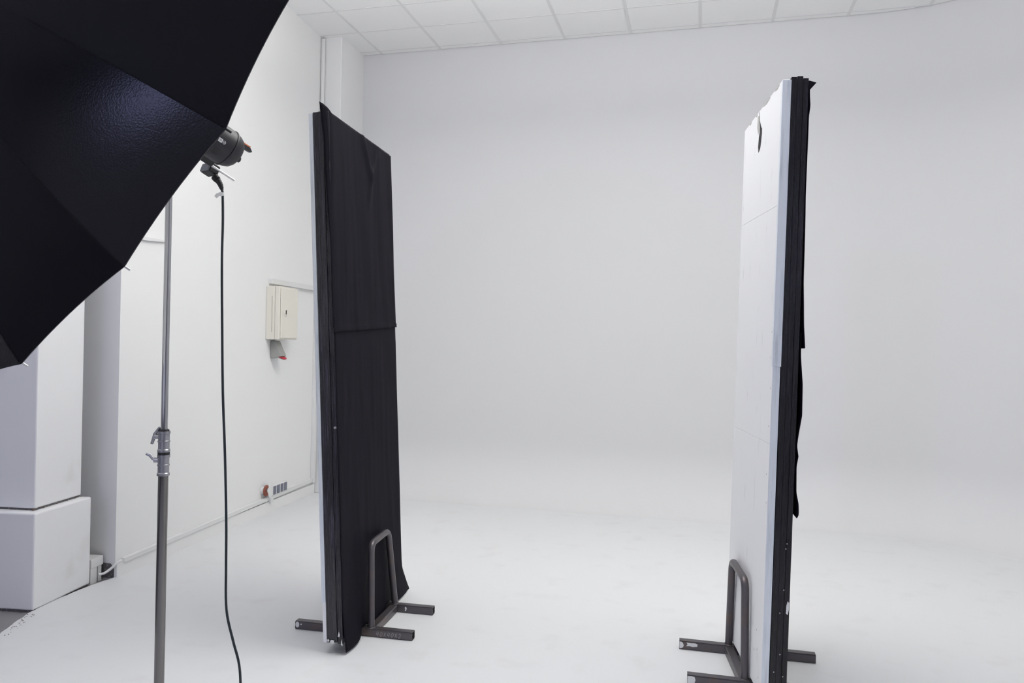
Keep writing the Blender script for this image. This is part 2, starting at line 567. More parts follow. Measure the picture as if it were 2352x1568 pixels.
for k in range(46):
    t = random.random()
    p = mp_ @ Vector((0.004 + random.uniform(0, .010), t * 0.43, 0.003))
    crumb(p, random.uniform(0.0015, 0.0035))
for k in range(26):
    p = mp_ @ Vector((-random.random() * 0.5, -random.uniform(0.002, .012), 0.003))
    crumb(p, random.uniform(0.0012, 0.003))
for k in range(34):
    t = random.random()
    a, b = Vector((-3.29, 3.07, 0.001)), Vector((-3.17, 2.80, 0.001))
    crumb(a.lerp(b, t) + Vector((random.uniform(0.0, .05), random.uniform(-0.01, .02), 0)), random.uniform(0.0010, 0.0028))
o = obj('dust_crumbs', bm, CRUMB)
tag(o, 'brown dust crumbs along the foot of the low plinth and floor edge', 'debris', kind='stuff')
bm = bmesh.new()
for k in range(40):
    t = random.random()
    p = mp2 @ Vector((0.003 + random.uniform(0, .004), t * 0.36, 0.003)) if k % 2 else mp2 @ Vector((-random.random() * 0.4, -0.004, 0.003))
    crumb(p, random.uniform(0.001, 0.003))
crumb(mp2 @ Vector((-0.004, -0.006, 0.005)), 0.007)
o = obj('dust_crumbs', bm, CRUMB)
tag(o, 'brown dust crumbs in the joint between the two stacked plinths', 'debris', kind='stuff')

# low junction box between plinth and wall, with a white lead
jb = empty('junction_box', 'small white junction box on the floor between low plinth and left wall', 'box',
           Matrix.Translation((-3.36, 3.548, -0.012)) @ Matrix.Rotation(ang, 4, 'Z'))
box('box_lid', (-0.15, 0.0, 0.09), (0.004, 0.105, 0.142), PLASTIC_WHITE, jb, bevel=0.002)
box('box_body', (-0.14, 0.0, 0.0), (0.0, 0.055, 0.09), PLASTIC_WHITE, jb)
box('box_post', (-0.02, 0.066, 0.0), (0.0, 0.095, 0.09), PLASTIC_WHITE, jb)
box('box_core', (-0.13, 0.055, 0.0), (-0.02, 0.10, 0.09), DARK, jb)
o = tube('white_lead', smooth_path([(-3.352, 3.60, 0.032), (-3.335, 3.625, 0.036), (-3.313, 3.652, 0.058), (-3.294, 3.672, 0.085), (-3.283, 3.70, 0.095)], 5), 0.0075,
         PLASTIC_WHITE, seg=8)
tag(o, 'short white lead curving from the junction box up to the wall duct', 'cable')

# ------------------------------------------------------------------ reflector boards


def board_frame(x, y, z, th, ph):
    L = Vector((math.cos(th), math.sin(th), 0))
    n = Vector((math.sin(th), -math.cos(th), 0))
    Z = Vector((0, 0, 1))
    n2 = n * math.cos(ph) - Z * math.sin(ph)
    z2 = Z * math.cos(ph) + n * math.sin(ph)
    M = Matrix.Identity(4)
    for i in range(3):
        M[i][0], M[i][1], M[i][2], M[i][3] = n2[i], L[i], z2[i], (x, y, z)[i]
    return M


def rough_board(name, x0, x1, y0, y1, z0, z1, mt, parent, seed, wob=0.0015, nz=40):
    """A board with a slightly uneven near edge."""
    bm = bmesh.new()
    rows = []
    for k in range(nz + 1):
        z = z0 + (z1 - z0) * k / nz
        a = wob * noise.noise(Vector((seed, 0.0, z * 7)))
        b = wob * noise.noise(Vector((seed, 9.0, z * 11)))
        if k in (0, nz):
            c = 0.004 * noise.noise(Vector((seed, 3.0, k)))
        else:
            c = 0
        rows.append([bm.verts.new(p) for p in ((x0, y0 + a, z + c), (x1, y0 + b, z - c), (x1, y1, z), (x0, y1, z))])
    for r, s in zip(rows, rows[1:]):
        for i in range(4):
            bm.faces.new((r[i], r[(i + 1) % 4], s[(i + 1) % 4], s[i]))
    bm.faces.new(rows[0][::-1])
    bm.faces.new(rows[-1])
    return obj(name, bm, mt, parent)


def cloth(name, pfunc, nu, nv, parent, thick=0.0018):
    bm = bmesh.new()
    g = [[bm.verts.new(pfunc(i / nu, j / nv)) for j in range(nv + 1)] for i in range(nu + 1)]
    for i in range(nu):
        for j in range(nv):
            bm.faces.new((g[i][j], g[i + 1][j], g[i + 1][j + 1], g[i][j + 1]))
    o = obj(name, bm, BLACK_CLOTH, parent, smooth=True)
    md = o.modifiers.new('thickness', 'SOLIDIFY')
    md.thickness = thick
    md.offset = 0
    return o


def patch(name, pts, x_axis, z_axis, n_axis, origin, mt, parent, depth=0.0012):
    return prism(name, pts, x_axis, z_axis, n_axis, origin, depth, mt, parent)


def blob(cx, cy, rx, ry, seed, n=10, rag=0.3):
    rnd = random.Random(seed)
    return [(cx + rx * math.cos(2 * math.pi * k / n) * (1 - rag * rnd.random()), cy + ry * math.sin(2 * math.pi * k / n) * (1 - rag * rnd.random()))
            for k in range(n)]


# ---- left board, black cloth side towards the middle of the cove
ML = board_frame(-1.632, 3.070, 0.047, 1.629, -0.05)
left = empty('reflector_board', 'left tall reflector board, its black cloth side facing the middle', 'board', ML)
W, H = 0.791, 2.405
rough_board('white_board', 0.0, 0.017, 0.0, W, 0.0, H, FOAM, left, 1.0)
rough_board('edge_tape', -0.0015, 0.0168, -0.003, 0.03, 0.18, H - 0.002, EDGE_TAPE, left, 2.0)
rough_board('black_board', 0.0185, 0.042, -0.001, W, 0.0, H + 0.002, SHEEN_EDGE, left, 3.0, 0.003)
rough_board('black_board', 0.0435, 0.068, -0.003, W, 0.002, H + 0.003, SHEEN_EDGE, left, 4.0, 0.003)
rough_board('black_board', 0.0695, 0.094, 0.0, W, -0.004, H + 0.004, SHEEN_EDGE, left, 5.0, 0.003)
NEAR_X = [(2.44, 0.056), (2.32, 0.072), (2.14, 0.077), (1.95, 0.086), (1.80, 0.093), (1.62, 0.0945), (1.38, 0.095)]


def wrinkle(y, z, s):
    return 0.004 * noise.noise(Vector((y * 9 + s, z * 1.4, s))) + 0.0022 * noise.noise(Vector((y * 26, z * 3.2, s + 4)))


def upper_left(u, v):
    z = 1.398 + 0.046 * u + (H - 0.005 - 1.398 - 0.046 * u) * v
    sag = 0.0
    # first columns fold round the near edge
    xe = lerp_table(NEAR_X, z + 0.03 * v)
    if u < 0.14:
        t = u / 0.14
        y = -0.014 + 0.050 * t
        x = xe + (0.101 - xe) * (t ** 0.7)
        x += 0.010 * math.sin(math.pi * t) * (v ** 2)
    else:
        t = (u - 0.14) / 0.86
        y = 0.036 + (W + 0.003 - 0.036) * t
        x = 0.101
    zz = z
    if u < 0.10 and v > 0.93:
        zz += 0.050 * (1 - u / 0.10) * ((v - 0.93) / 0.07)
    x += wrinkle(y, z, 2.0) * min(1, u * 5)
    # two pleats running down from the top edge
    for (y0, z0, y1, z1, a) in ((0.36, 2.42, 0.50, 2.16, 0.016), (0.50, 2.30, 0.44, 2.02, 0.009), (0.58, 2.40, 0.47, 2.2, 0.006)):
        dx, dz = y1 - y0, z1 - z0
        L2 = dx * dx + dz * dz
        s = max(0, min(1, ((y - y0) * dx + (z - z0) * dz) / L2))
        d = math.hypot(y - y0 - dx * s, z - z0 - dz * s)
        x += a * math.exp(-(d / 0.022) ** 2) * math.sin(math.pi * min(1, 0.06 + 0.94 * s))
    if v < 0.02:
        x += 0.004
    x = max(x, 0.0965) if y > 0.02 else x
    return (x, y, zz)


cloth('cloth_upper', upper_left, 56, 110, left)


def lower_left(u, v):
    yy = (W + 0.095) * u
    zb = -0.041 + 0.0315 * min(1.0, 1.9 * math.exp(-((yy - 0.243) / 0.045) ** 2) + 1.9 * math.exp(-((yy - 0.582) / 0.045) ** 2))
    z = zb + (1.47 - zb) * v
    far = W + 0.004 + 0.115 * max(0, 1 - (z + 0.05) / 0.17) ** 1.3 if z < 0.12 else W + 0.004 + 0.006 * max(0, (0.4 - z))
    y = -0.006 + (far + 0.006) * u
    x = 0.0975 + max(-0.0008, wrinkle(y, z, 8.0)) * 0.8
    # hem folds at the foot
    low_ = max(0, 1 - (z + 0.04) / 0.20)
    if low_ > 0:
        x += 0.010 * low_ * (0.5 + 0.5 * math.sin(y * 17 + 1.0)) + 0.014 * low_ ** 2 * math.exp(-((y - 0.10) / 0.10) ** 2)
    # diagonal crease near the stand
    s = (y - 0.07) / 0.18
    if 0 < s < 1:
        zc = 0.144 - 0.10 * s
        x += 0.008 * math.exp(-((z - zc) / 0.02) ** 2) * math.sin(math.pi * s)
    if z > 1.36:
        x = min(x, 0.0972)
    return (max(x, 0.0962), y, z)


cloth('cloth_lower', lower_left, 52, 96, left)
FX, FZ, FN = (1, 0, 0), (0, 0, 1), (0, -1, 0)
patch('chip', blob(0.026, 0.010, 0.006, 0.007, 1), FX, FZ, FN, (0, -0.004, 0), CHIP, left)
patch('chip', blob(0.046, 0.006, 0.013, 0.010, 2), FX, FZ, FN, (0, -0.006, 0), CHIP, left)
patch('chip', [(0.072, 0.030), (0.079, 0.026), (0.083, 0.036), (0.078, 0.052)], FX, FZ, FN, (0, -0.003, 0), CHIP, left)
patch('chip', [(0.0885, 0.005), (0.097, 0.0), (0.0925, 0.030)], FX, FZ, FN, (0, -0.008, -0.01), CHIP, left)
patch('chip', blob(0.086, 0.97, 0.008, 0.006, 3), FX, FZ, FN, (0, -0.0035, 0), SCRATCH, left)

# ---- right board, white side towards the middle
MR = board_frame(0.251, 3.060, 0.061, 1.718, 0.018)
right = empty('reflector_board', 'right tall reflector board, its white foam side facing the middle', 'board', MR)
W2, H2 = 0.704, 2.405
for k, (za, zb) in enumerate(((-0.006, 0.9757), (0.9763, 1.9367), (1.9373, H2))):
    bm = bmesh.new()
    # joints climb slightly towards the near edge, as cut by hand
    tl = 0.0 if k == 0 else (0.006 if k == 1 else -0.022)
    th_ = 0.006 if k == 0 else (-0.022 if k == 1 else 0.0)
    vs8 = add_box(bm, (0.0, 0.0, za), (0.029, W2, zb))
    for v in vs8:
        near_ = v.co.y < 0.1
        v.co.z += (tl if v.co.z < (za + zb) / 2 else th_) * (1 if near_ else -0.3)
    obj('white_board', bm, FOAM, right, bevel=0.0008)
rough_board('edge_tape', -0.0012, 0.0315, -0.004, 0.016, 1.285, H2 - 0.004, EDGE_TAPE, right, 12.0, 0.002)
rough_board('edge_tape', 0.0005, 0.0285, -0.003, 0.012, 0.0, 1.284, EDGE_TAPE, right, 13.0, 0.003)
rough_board('black_board', 0.0315, 0.053, -0.004, W2, 0.0, H2 + 0.008, BLACK_EDGE, right, 14.0, 0.003)
rough_board('black_board', 0.0545, 0.076, -0.002, W2, -0.003, H2 + 0.012, BLACK_EDGE, right, 15.0, 0.003)
rough_board('black_board', 0.0775, 0.0965, -0.003, W2, 0.002, H2 + 0.004, BLACK_EDGE, right, 16.0, 0.003)
UP_X = [(2.40, 0.1005), (2.34, 0.103), (2.30, 0.106), (2.26, 0.1015), (1.95, 0.101), (1.62, 0.105), (1.45, 0.112), (1.36, 0.119)]
LO_X = [(1.42, 0.103), (1.33, 0.105), (1.22, 0.116), (1.10, 0.118), (1.02, 0.107), (0.98, 0.103), (0.94, 0.110), (0.90, 0.104), (0.80, 0.107),
        (0.755, 0.117), (0.715, 0.119), (0.70, 0.112)]


def upper_right(u, v):
    z = 1.36 + (H2 - 0.01 - 1.36) * v - 0.02 * u * (1 - v)
    y = -0.004 + (W2 + 0.006) * u
    x = lerp_table(UP_X, z)
    x = 0.1 + (x - 0.1) * math.exp(-u * 3.0) + max(-0.002, wrinkle(y, z, 21.0))
    return (max(x, 0.0985), y, z)


def lower_right(u, v):
    z = 0.70 + (1.42 - 0.70) * v + 0.01 * math.sin(u * 8)
    y = -0.003 + (W2 + 0.005) * u
    x = lerp_table(LO_X, z)
    x = 0.099 + (x - 0.099) * math.exp(-u * 2.5) + max(-0.001, wrinkle(y, z, 31.0)) * 0.8
    return (max(x, 0.0978), y, z)


cloth('cloth_upper', upper_right, 26, 70, right)
cloth('cloth_lower', lower_right, 26, 60, right)
bm = bmesh.new()
add_prism(bm, [(0.098, 2.40), (0.126, 2.392), (0.104, 2.366)], (1, 0, 0), (0, 0, 1), (0, 1, 0), (0, -0.003, 0), 0.03)
obj('cloth_corner', bm, BLACK_CLOTH, right)
WX = ((0, 1, 0), (0, 0, 1), (-1, 0, 0))
patch('tear', [(0.398, 2.40), (0.384, 2.36), (0.352, 2.322), (0.336, 2.312), (0.334, 2.288), (0.342, 2.262), (0.356, 2.232), (0.384, 2.218), (0.394, 2.245), (0.386, 2.285), (0.376, 2.302), (0.376, 2.325), (0.388, 2.365)],
      *WX, (0.0, 0, 0), DARK, right, 0.0015)
STAIN = material('grey_scuff', (0.50, 0.49, 0.46), 0.8)
patch('scuff', [(0.425, 2.39), (0.43, 2.34), (0.402, 2.30), (0.392, 2.325), (0.40, 2.385)], *WX, (0.0, 0, 0), STAIN, right, 0.0009)
for y0_, y1_ in ((0.05, 0.13), (0.20, 0.33), (0.43, 0.47), (0.55, 0.60)):
    patch('nick', [(y0_, 2.401), (y0_ + 0.01, 2.404), (y1_ - 0.02, 2.404), (y1_, 2.402), ((y0_ + y1_) / 2, 2.394)], *WX, (0.0, 0, 0), STAIN, right, 0.001)
bm = bmesh.new()
add_prism(bm, [(0.70, 0.125), (0.722, 0.075), (0.742, 0.058), (0.735, 0.048), (0.748, 0.028), (0.736, 0.02), (0.742, 0.004), (0.722, -0.012), (0.70, -0.01)],
          (0, 1, 0), (0, 0, 1), (1, 0, 0), (0.004, 0, 0), 0.014)
obj('torn_corner', bm, material('torn_foam', (0.52, 0.52, 0.48), 0.9, tint=(0.24, 0.24, 0.22), tint_scale=90, tint_lo=0.45, tint_hi=0.6), right)
patch('chip', [(0.083, 0.33), (0.090, 0.325), (0.0935, 0.345), (0.0935, 0.372), (0.088, 0.378), (0.084, 0.36)], FX, FZ, FN, (0, -0.006, 0), CHIP, right)
for k, (cx, cz) in enumerate(((0.072, 0.42), (0.060, 0.33), (0.066, 0.17), (0.045, 0.10), (0.08, 0.085), (0.074, 0.58), (0.078, 0.60))):
    patch('chip', blob(cx, cz, 0.0025, 0.003, 40 + k, 6), FX, FZ, FN, (0, -0.0065, 0), SCRATCH, right, 0.001)
for k, (cy, cz) in enumerate(((0.08, 0.15), (0.10, 0.22), (0.05, 0.05), (0.13, 0.13), (0.02, 1.2), (0.03, 1.32), (0.025, 1.05), (0.03, 0.86), (0.02, 0.75), (0.028, 1.42))):
    patch('nick', blob(cy, cz, 0.0035, 0.004, 60 + k, 6), *WX, (0.0, 0, 0), STAIN, right, 0.0008)

# ------------------------------------------------------------------ steel stands holding the boards


def square_tube(name, length, parent, mat, white_end=True):
    """40 mm square tube along local x, standing on the floor; open ends."""
    bm = bmesh.new()
    h, t = 0.02, 0.0035
    a = []
    for x in (-length / 2, length / 2):
        outer = [bm.verts.new(mat @ Vector((x, sy * h, 0.02 + sz * h))) for sy, sz in ((-1, -1), (1, -1), (1, 1), (-1, 1))]
        inner = [bm.verts.new(mat @ Vector((x, sy * (h - t), 0.02 + sz * (h - t)))) for sy, sz in ((-1, -1), (1, -1), (1, 1), (-1, 1))]
        a.append((outer, inner))
    (o0, i0), (o1, i1) = a
    for k in range(4):
        j = (k + 1) % 4
        bm.faces.new((o0[k], o0[j], o1[j], o1[k]))
        bm.faces.new((i0[k], i1[k], i1[j], i0[j]))
        bm.faces.new((o0[k], i0[k], i0[j], o0[j]))
        bm.faces.new((o1[k], o1[j], i1[j], i1[k]))
    ed = [e for e in bm.edges if (e.verts[0] in o0 + o1 and e.verts[1] in o0 + o1) and (e.verts[0] in o0) != (e.verts[1] in o0)]
    bmesh.ops.bevel(bm, geom=ed, offset=0.004, segments=2, affect='EDGES')
    return obj(name, bm, RAW_STEEL, parent)


def loop(name, p0, p1, top0, top1, r, parent):
    """Bent tube: up from p0, over, down to p1, with rounded bends."""
    P0, P1, T0, T1 = map(Vector, (p0, p1, top0, top1))
    rad = 0.05
    pts = [P0]
    for (a, b, c) in ((P0, T0, T1), (T0, T1, P1)):
        d1, d2 = (a - b).normalized(), (c - b).normalized()
        rr = min(rad, (c - b).length * 0.48, (a - b).length * 0.48)
        s, e = b + d1 * rr, b + d2 * rr
        for k in range(9):
            t = k / 8
            pts.append((1 - t) ** 2 * s + 2 * t * (1 - t) * b + t * t * e)
    pts.append(P1)
    bm = bmesh.new()
    add_tube(bm, pts, r, 14)
    return obj(name, bm, RAW_STEEL, parent, smooth=True, auto=60)


def stand(label, near_mid, far_mid, near_ang, far_ang, loops):
    root = empty('board_stand', label, 'stand', loc=((near_mid[0] + far_mid[0]) / 2, (near_mid[1] + far_mid[1]) / 2, 0))
    o = Vector(root.location)
    res = []
    for (mx, my), an in ((near_mid, near_ang), (far_mid, far_ang)):
        M = Matrix.Translation(Vector((mx, my, 0)) - o) @ Matrix.Rotation(an, 4, 'Z')
        res.append((square_tube('cross_tube', 0.60, root, M), M))
    for (p0, p1, t0, t1) in loops:
        loop('support_loop', Vector(p0) - o, Vector(p1) - o, Vector(t0) - o, Vector(t1) - o, 0.0165, root)
        a, b = Vector((p0[0], p0[1], 0.02)) - o, Vector((p1[0], p1[1], 0.02)) - o
        d = (b - a).normalized()
        s = Vector((d.y, -d.x, 0))
        bm = bmesh.new()
        q = [a + d * 0.018, b - d * 0.018]
        prof_ = [(-0.02, -0.02), (0.02, -0.02), (0.02, 0.018), (-0.02, 0.018)]
        rings = [[bm.verts.new(c + s * u_ + Vector((0, 0, w_))) for u_, w_ in prof_] for c in q]
        for k in range(4):
            bm.faces.new((rings[0][k], rings[0][(k + 1) % 4], rings[1][(k + 1) % 4], rings[1][k]))
        bm.faces.new(rings[0][::-1])
        bm.faces.new(rings[1])
        obj('side_bar', bm, RAW_STEEL, root, bevel=0.003)
        for p in (p0, p1):     # weld beads
            bm = bmesh.new()
            c = Vector(p) - o
            add_tube(bm, [c + Vector((0.019 * math.cos(t), 0.019 * math.sin(t), 0.001)) for t in [2 * math.pi * k / 16 for k in range(17)]], 0.0035, 6)
            obj('weld', bm, RAW_STEEL, root, smooth=True)
    return root, res


sl, tubes_l = stand('bent steel tube stand on the floor holding the left reflector board',
                    (-1.597, 3.311), (-1.620, 3.648), 0.045, 0.055,
                    (((-1.511, 3.316, 0.038), (-1.532, 3.652, 0.038), (-1.531, 3.340, 0.432), (-1.556, 3.600, 0.432)),
                     ((-1.683, 3.308, 0.038), (-1.708, 3.640, 0.038), (-1.707, 3.330, 0.432), (-1.727, 3.590, 0.432))))
sr, tubes_r = stand('bent steel tube stand on the floor holding the right reflector board',
                    (0.271, 3.245), (0.229, 3.608), 0.02, 0.02,
                    (((0.203, 3.255, 0.038), (0.152, 3.610, 0.038), (0.2, 3.275, 0.44), (0.160, 3.570, 0.44)),
                     ((0.342, 3.255, 0.038), (0.289, 3.610, 0.038), (0.348, 3.275, 0.44), (0.302, 3.570, 0.44))))


def on_tube(M, name, outline, root, mt, depth=0.0008):
    """Flat mark on the camera side of a tube; outline in (x along tube, z)."""
    bm = bmesh.new()
    add_prism(bm, outline, (1, 0, 0), (0, 0, 1), (0, -1, 0), (0, -0.0201, 0), depth)
    bmesh.ops.transform(bm, matrix=M, verts=list(bm.verts))
    return obj(name, bm, mt, root)


ellipse = lambda cx, cz, rx, rz: [(cx + rx * math.cos(2 * math.pi * k / 16), cz + rz * math.sin(2 * math.pi * k / 16)) for k in range(16)]
on_tube(tubes_l[0][1], 'paint_spot', ellipse(-0.288, 0.024, 0.010, 0.014), sl, CHIP)
on_tube(tubes_l[0][1], 'paint_spot', blob(-0.268, 0.027, 0.005, 0.004, 5), sl, CHIP)
on_tube(tubes_l[1][1], 'paint_spot', [(0.150, 0.012), (0.156, 0.010), (0.158, 0.018), (0.161, 0.022), (0.158, 0.030), (0.152, 0.033), (0.149, 0.026), (0.152, 0.020)], sl, CHIP)
on_tube(tubes_r[1][1], 'paint_spot', [(-0.299, 0.005), (-0.292, 0.006), (-0.282, 0.012), (-0.280, 0.022), (-0.284, 0.032), (-0.292, 0.037), (-0.299, 0.036)], sr, CHIP)
on_tube(tubes_r[1][1], 'paint_spot', [(-0.268, 0.018), (-0.255, 0.020), (-0.240, 0.017), (-0.219, 0.020), (-0.217, 0.030), (-0.226, 0.035), (-0.25, 0.034), (-0.268, 0.035), (-0.262, 0.028)], sr, CHIP)
on_tube(tubes_r[0][1], 'paint_spot', [(-0.299, 0.004), (-0.285, 0.004), (-0.270, 0.010), (-0.266, 0.022), (-0.270, 0.034), (-0.282, 0.037), (-0.299, 0.036)], sr, CHIP)

# size scratched into the near tube of the left stand: 40x40x2
STROKES = {
    '4': [[(0.35, 1.0), (0.12, 0.35), (0.85, 0.42)], [(0.75, 0.85), (0.6, 0.0)]],
    '0': [[(0.55, 0.9), (0.25, 0.7), (0.15, 0.3), (0.4, 0.02), (0.75, 0.25), (0.85, 0.7), (0.55, 0.9)]],
    'x': [[(0.15, 0.85), (0.8, 0.05)], [(0.8, 0.9), (0.2, 0.1)]],
    '2': [[(0.2, 0.7), (0.45, 0.95), (0.75, 0.75), (0.6, 0.4), (0.2, 0.05), (0.8, 0.02)]],
}
M0 = tubes_l[0][1]
bm = bmesh.new()
for k, ch in enumerate('40x40x2'):
    cx = 0.118 + k * 0.0185
    for st in STROKES[ch]:
        pts = [M0 @ Vector((cx + 0.016 * a + 0.003 * b, -0.0203, 0.008 + 0.023 * b)) for a, b in st]
        for a, b in zip(pts, pts[1:]):
            add_tube(bm, [a, b], 0.00085, 5)
obj('scratched_size', bm, SCRATCH, sl)

# ------------------------------------------------------------------ umbrella
AX = Vector((0.3624, 0.8571, -0.3663)).normalized()
U = AX.cross(Vector((0, 0, 1))).normalized()
V = U.cross(AX).normalized()
UC = Vector((-1.755, 1.822, 2.146))
MU = Matrix.Identity(4)
for i in range(3):
    MU[i][0], MU[i][1], MU[i][2], MU[i][3] = U[i], -V[i], AX[i], UC[i]
umb = empty('studio_umbrella', 'huge black satin studio umbrella filling the upper left corner', 'umbrella', MU)
RU, DU, NU, PH = 0.948, 0.474, 16, -0.336
TIPS = {-1: (0.7075, -0.6264), -2: (0.4109, -0.8571)}


def rib_uv(k):
    kk = ((k + 8) % 16) - 8
    if kk in TIPS:
        return TIPS[kk]
    a = PH + k * 2 * math.pi / NU
    return (RU * math.cos(a), RU * math.sin(a))


def rib_pt(k, s, off=0.0):
    u, v = rib_uv(k)
    p = Vector((u * s, -v * s, -DU + DU * s * s))
    if off:
        n = Vector((u / RU * 2 * DU / RU * s, -v / RU * 2 * DU / RU * s, -1)).normalized()
        p += n * off
    return p


NS, NT = 20, 12


def gore_point(k, s, t, off):
    a, b = rib_pt(k, s, off), rib_pt(k + 1, s, off)
    p = a.lerp(b, t)
    w = 4 * t * (1 - t)
    # between the ribs the cloth follows the round of the bowl, flattening towards the hem
    ra, rb_ = math.hypot(a.x, a.y), math.hypot(b.x, b.y)
    rp = math.hypot(p.x, p.y)
    if rp > 1e-6:
        full = (ra + (rb_ - ra) * t) / rp
        k_ = 1 + (full - 1) * 1.0 * (1 - s ** 3)
        p = Vector((p.x * k_, p.y * k_, p.z))
    # taut cloth: the hem bows in a little between the rib tips
    c = Vector((0, 0, -DU))
    d = p - c
    p = p - Vector((d.x, d.y, d.z)) * (0.009 * w * max(0.0, (s - 0.2) / 0.8) ** 3)
    return p


for k in range(NU):
    bm = bmesh.new()
    for off, mi in ((0.004, 0), (0.0, 1)):
        g = [[bm.verts.new(gore_point(k, 0.025 + 0.975 * i / NS, j / NT, off)) for j in range(NT + 1)] for i in range(NS + 1)]
        for i in range(NS):
            for j in range(NT):
                f = bm.faces.new((g[i][j], g[i + 1][j], g[i + 1][j + 1], g[i][j + 1]))
                f.material_index = mi
        if mi == 0:
            hem = g[NS]
        else:
            for j in range(NT):
                q = [bm.verts.new(v.co) for v in (hem[j], hem[j + 1], g[NS][j + 1], g[NS][j])]
                bm.faces.new(q)
    me = bpy.data.meshes.new('canopy_panel')
    bm.to_mesh(me)
    bm.free()
    link_mesh('canopy_panel', me, [UMBRELLA, UMBRELLA_IN], umb, smooth=True)
for k in range(NU):
    tube('seam', [rib_pt(k, 0.03 + 0.965 * i / 10, 0.0045) for i in range(11)], 0.0016, UMBRELLA, umb, seg=6)
    rb = tube('rib', [rib_pt(k, 0.03 + 0.965 * i / 10, -0.006) for i in range(11)], 0.0028, STEEL, umb, seg=6)
    e = rib_pt(k, 1.0, -0.002)
    d = (rib_pt(k, 1.0) - rib_pt(k, 0.97)).normalized()
    d = (d * 0.5 + Vector((0, 0, 1)) * 0.85).normalized()
    tube('rib_tip', [e - d * 0.006, e + d * 0.011], 0.0028, STEEL if k % 16 else HOUSING_DARK, rb, seg=8)
    tube('stretcher', [(0, 0, 0.10), rib_pt(k, 0.55, -0.008)], 0.002, STEEL, umb, seg=5)
tube('shaft', [(0, 0, -DU - 0.03), (0, 0, 0.505)], 0.0042, STEEL, umb, seg=12)
lathe('hub', [(0.018, -DU + 0.03), (0.03, -DU + 0.02), (0.03, -DU - 0.012), (0.02, -DU - 0.022), (0.008, -DU - 0.04)], HOUSING_DARK, umb, seg=20)
lathe('runner', [(0.012, 0.08), (0.02, 0.085), (0.02, 0.125), (0.012, 0.13)], HOUSING_DARK, umb, seg=16)

# ------------------------------------------------------------------ strobe head on the stand
MS = MU.copy()
P0 = (-1.5378, 2.1569, 2.047)
for i in range(3):
    MS[i][3] = P0[i]
strobe = empty('strobe_head', 'dark grey studio strobe head behind the lower rim of the umbrella', 'lamp', MS)
# local z runs out of the back of the head, local y is -v
lathe('housing', [(0.050, -0.26), (0.060, -0.255), (0.0625, -0.24), (0.0625, -0.02), (0.0622, -0.003)], HOUSING, strobe, seg=40)
lathe('ridge', [(0.0615, -0.003), (0.0645, -0.001), (0.0645, 0.003), (0.0610, 0.005)], HOUSING, strobe, seg=40)
lathe('rear_cap', [(0.0612, 0.005), (0.0585, 0.018), (0.0520, 0.032), (0.0430, 0.040), (0.030, 0.043), (0.004, 0.044)], HOUSING, strobe, seg=40)
lathe('knob', [(0.011, 0), (0.011, 0.012), (0.009, 0.014)], HOUSING_DARK, strobe, seg=16,
      mat=Matrix.Translation((0.018, 0.020, 0.036)) @ Matrix.Rotation(0.25, 4, 'X'))
bm = bmesh.new()
add_prism(bm, [(0.024, 0.0), (0.060, 0.004), (0.072, -0.006), (0.066, -0.010), (0.024, -0.014)], (0, 0, 1), (0, -1, 0), (1, 0, 0), (0.012, -0.036, 0.006), 0.014)
hd = obj('lever', bm, HOUSING, strobe, bevel=0.002)
bm = bmesh.new()
add_prism(bm, [(0.026, 0.0), (0.058, 0.003), (0.060, 0.007), (0.026, 0.005)], (0, 0, 1), (0, -1, 0), (1, 0, 0), (0.012, -0.036, 0.006), 0.014)
o = obj('lever_grip', bm, ORANGE, hd)
o['label'] = 'orange grip strip'


def on_head(name, t0, t1, a0, a1, mt, r0=0.0628, r1=0.0636, parent=strobe, n=4):
    bm = bmesh.new()
    rings = []
    for k in range(n + 1):
        a = a0 + (a1 - a0) * k / n
        c, s = math.cos(a), -math.sin(a)
        rings.append([bm.verts.new(p) for p in ((r0 * c, r0 * s, t0), (r1 * c, r1 * s, t0), (r1 * c, r1 * s, t1), (r0 * c, r0 * s, t1))])
    for a, b in zip(rings, rings[1:]):
        for k in range(4):
            bm.faces.new((a[k], a[(k + 1) % 4], b[(k + 1) % 4], b[k]))
    bm.faces.new(rings[0])
    bm.faces.new(rings[-1][::-1])
    return obj(name, bm, mt, parent)


lg = on_head('logo_plate', -0.0605, -0.0465, -0.385, -0.185, MARK_WHITE)
for k in range(3):
    on_head('logo_bar', -0.0563 + 0.0026 * k, -0.0553 + 0.0026 * k, -0.325, -0.235, HOUSING, 0.0634, 0.0639, lg)
# ring mark beside it
bm = bmesh.new()
a_m, t_m = -0.285, -0.0395
cen = Vector((0.0632 * math.cos(a_m), -0.0632 * math.sin(a_m), t_m))
er = Vector((math.cos(a_m), -math.sin(a_m), 0))
et = Vector((0, 0, 1))
ea = er.cross(et)
add_tube(bm, [cen + (et * math.cos(w) + ea * math.sin(w)) * 0.0050 for w in [2 * math.pi * k / 18 for k in range(19)]], 0.0008, 5)
add_tube(bm, [cen + et * -0.002 + ea * -0.001, cen + et * 0.0018 + ea * 0.002], 0.0009, 5)
add_tube(bm, [cen + et * -0.002 + ea * -0.001, cen + et * 0.002 + ea * -0.002], 0.0009, 5)
obj('ring_mark', bm, MARK_WHITE, strobe)
for k in range(6):
    on_head('vent_slot', -0.058 + 0.001 * k, -0.036 + 0.001 * k, -0.73 - 0.075 * k, -0.695 - 0.075 * k, HOUSING_DARK, 0.0622, 0.0631)
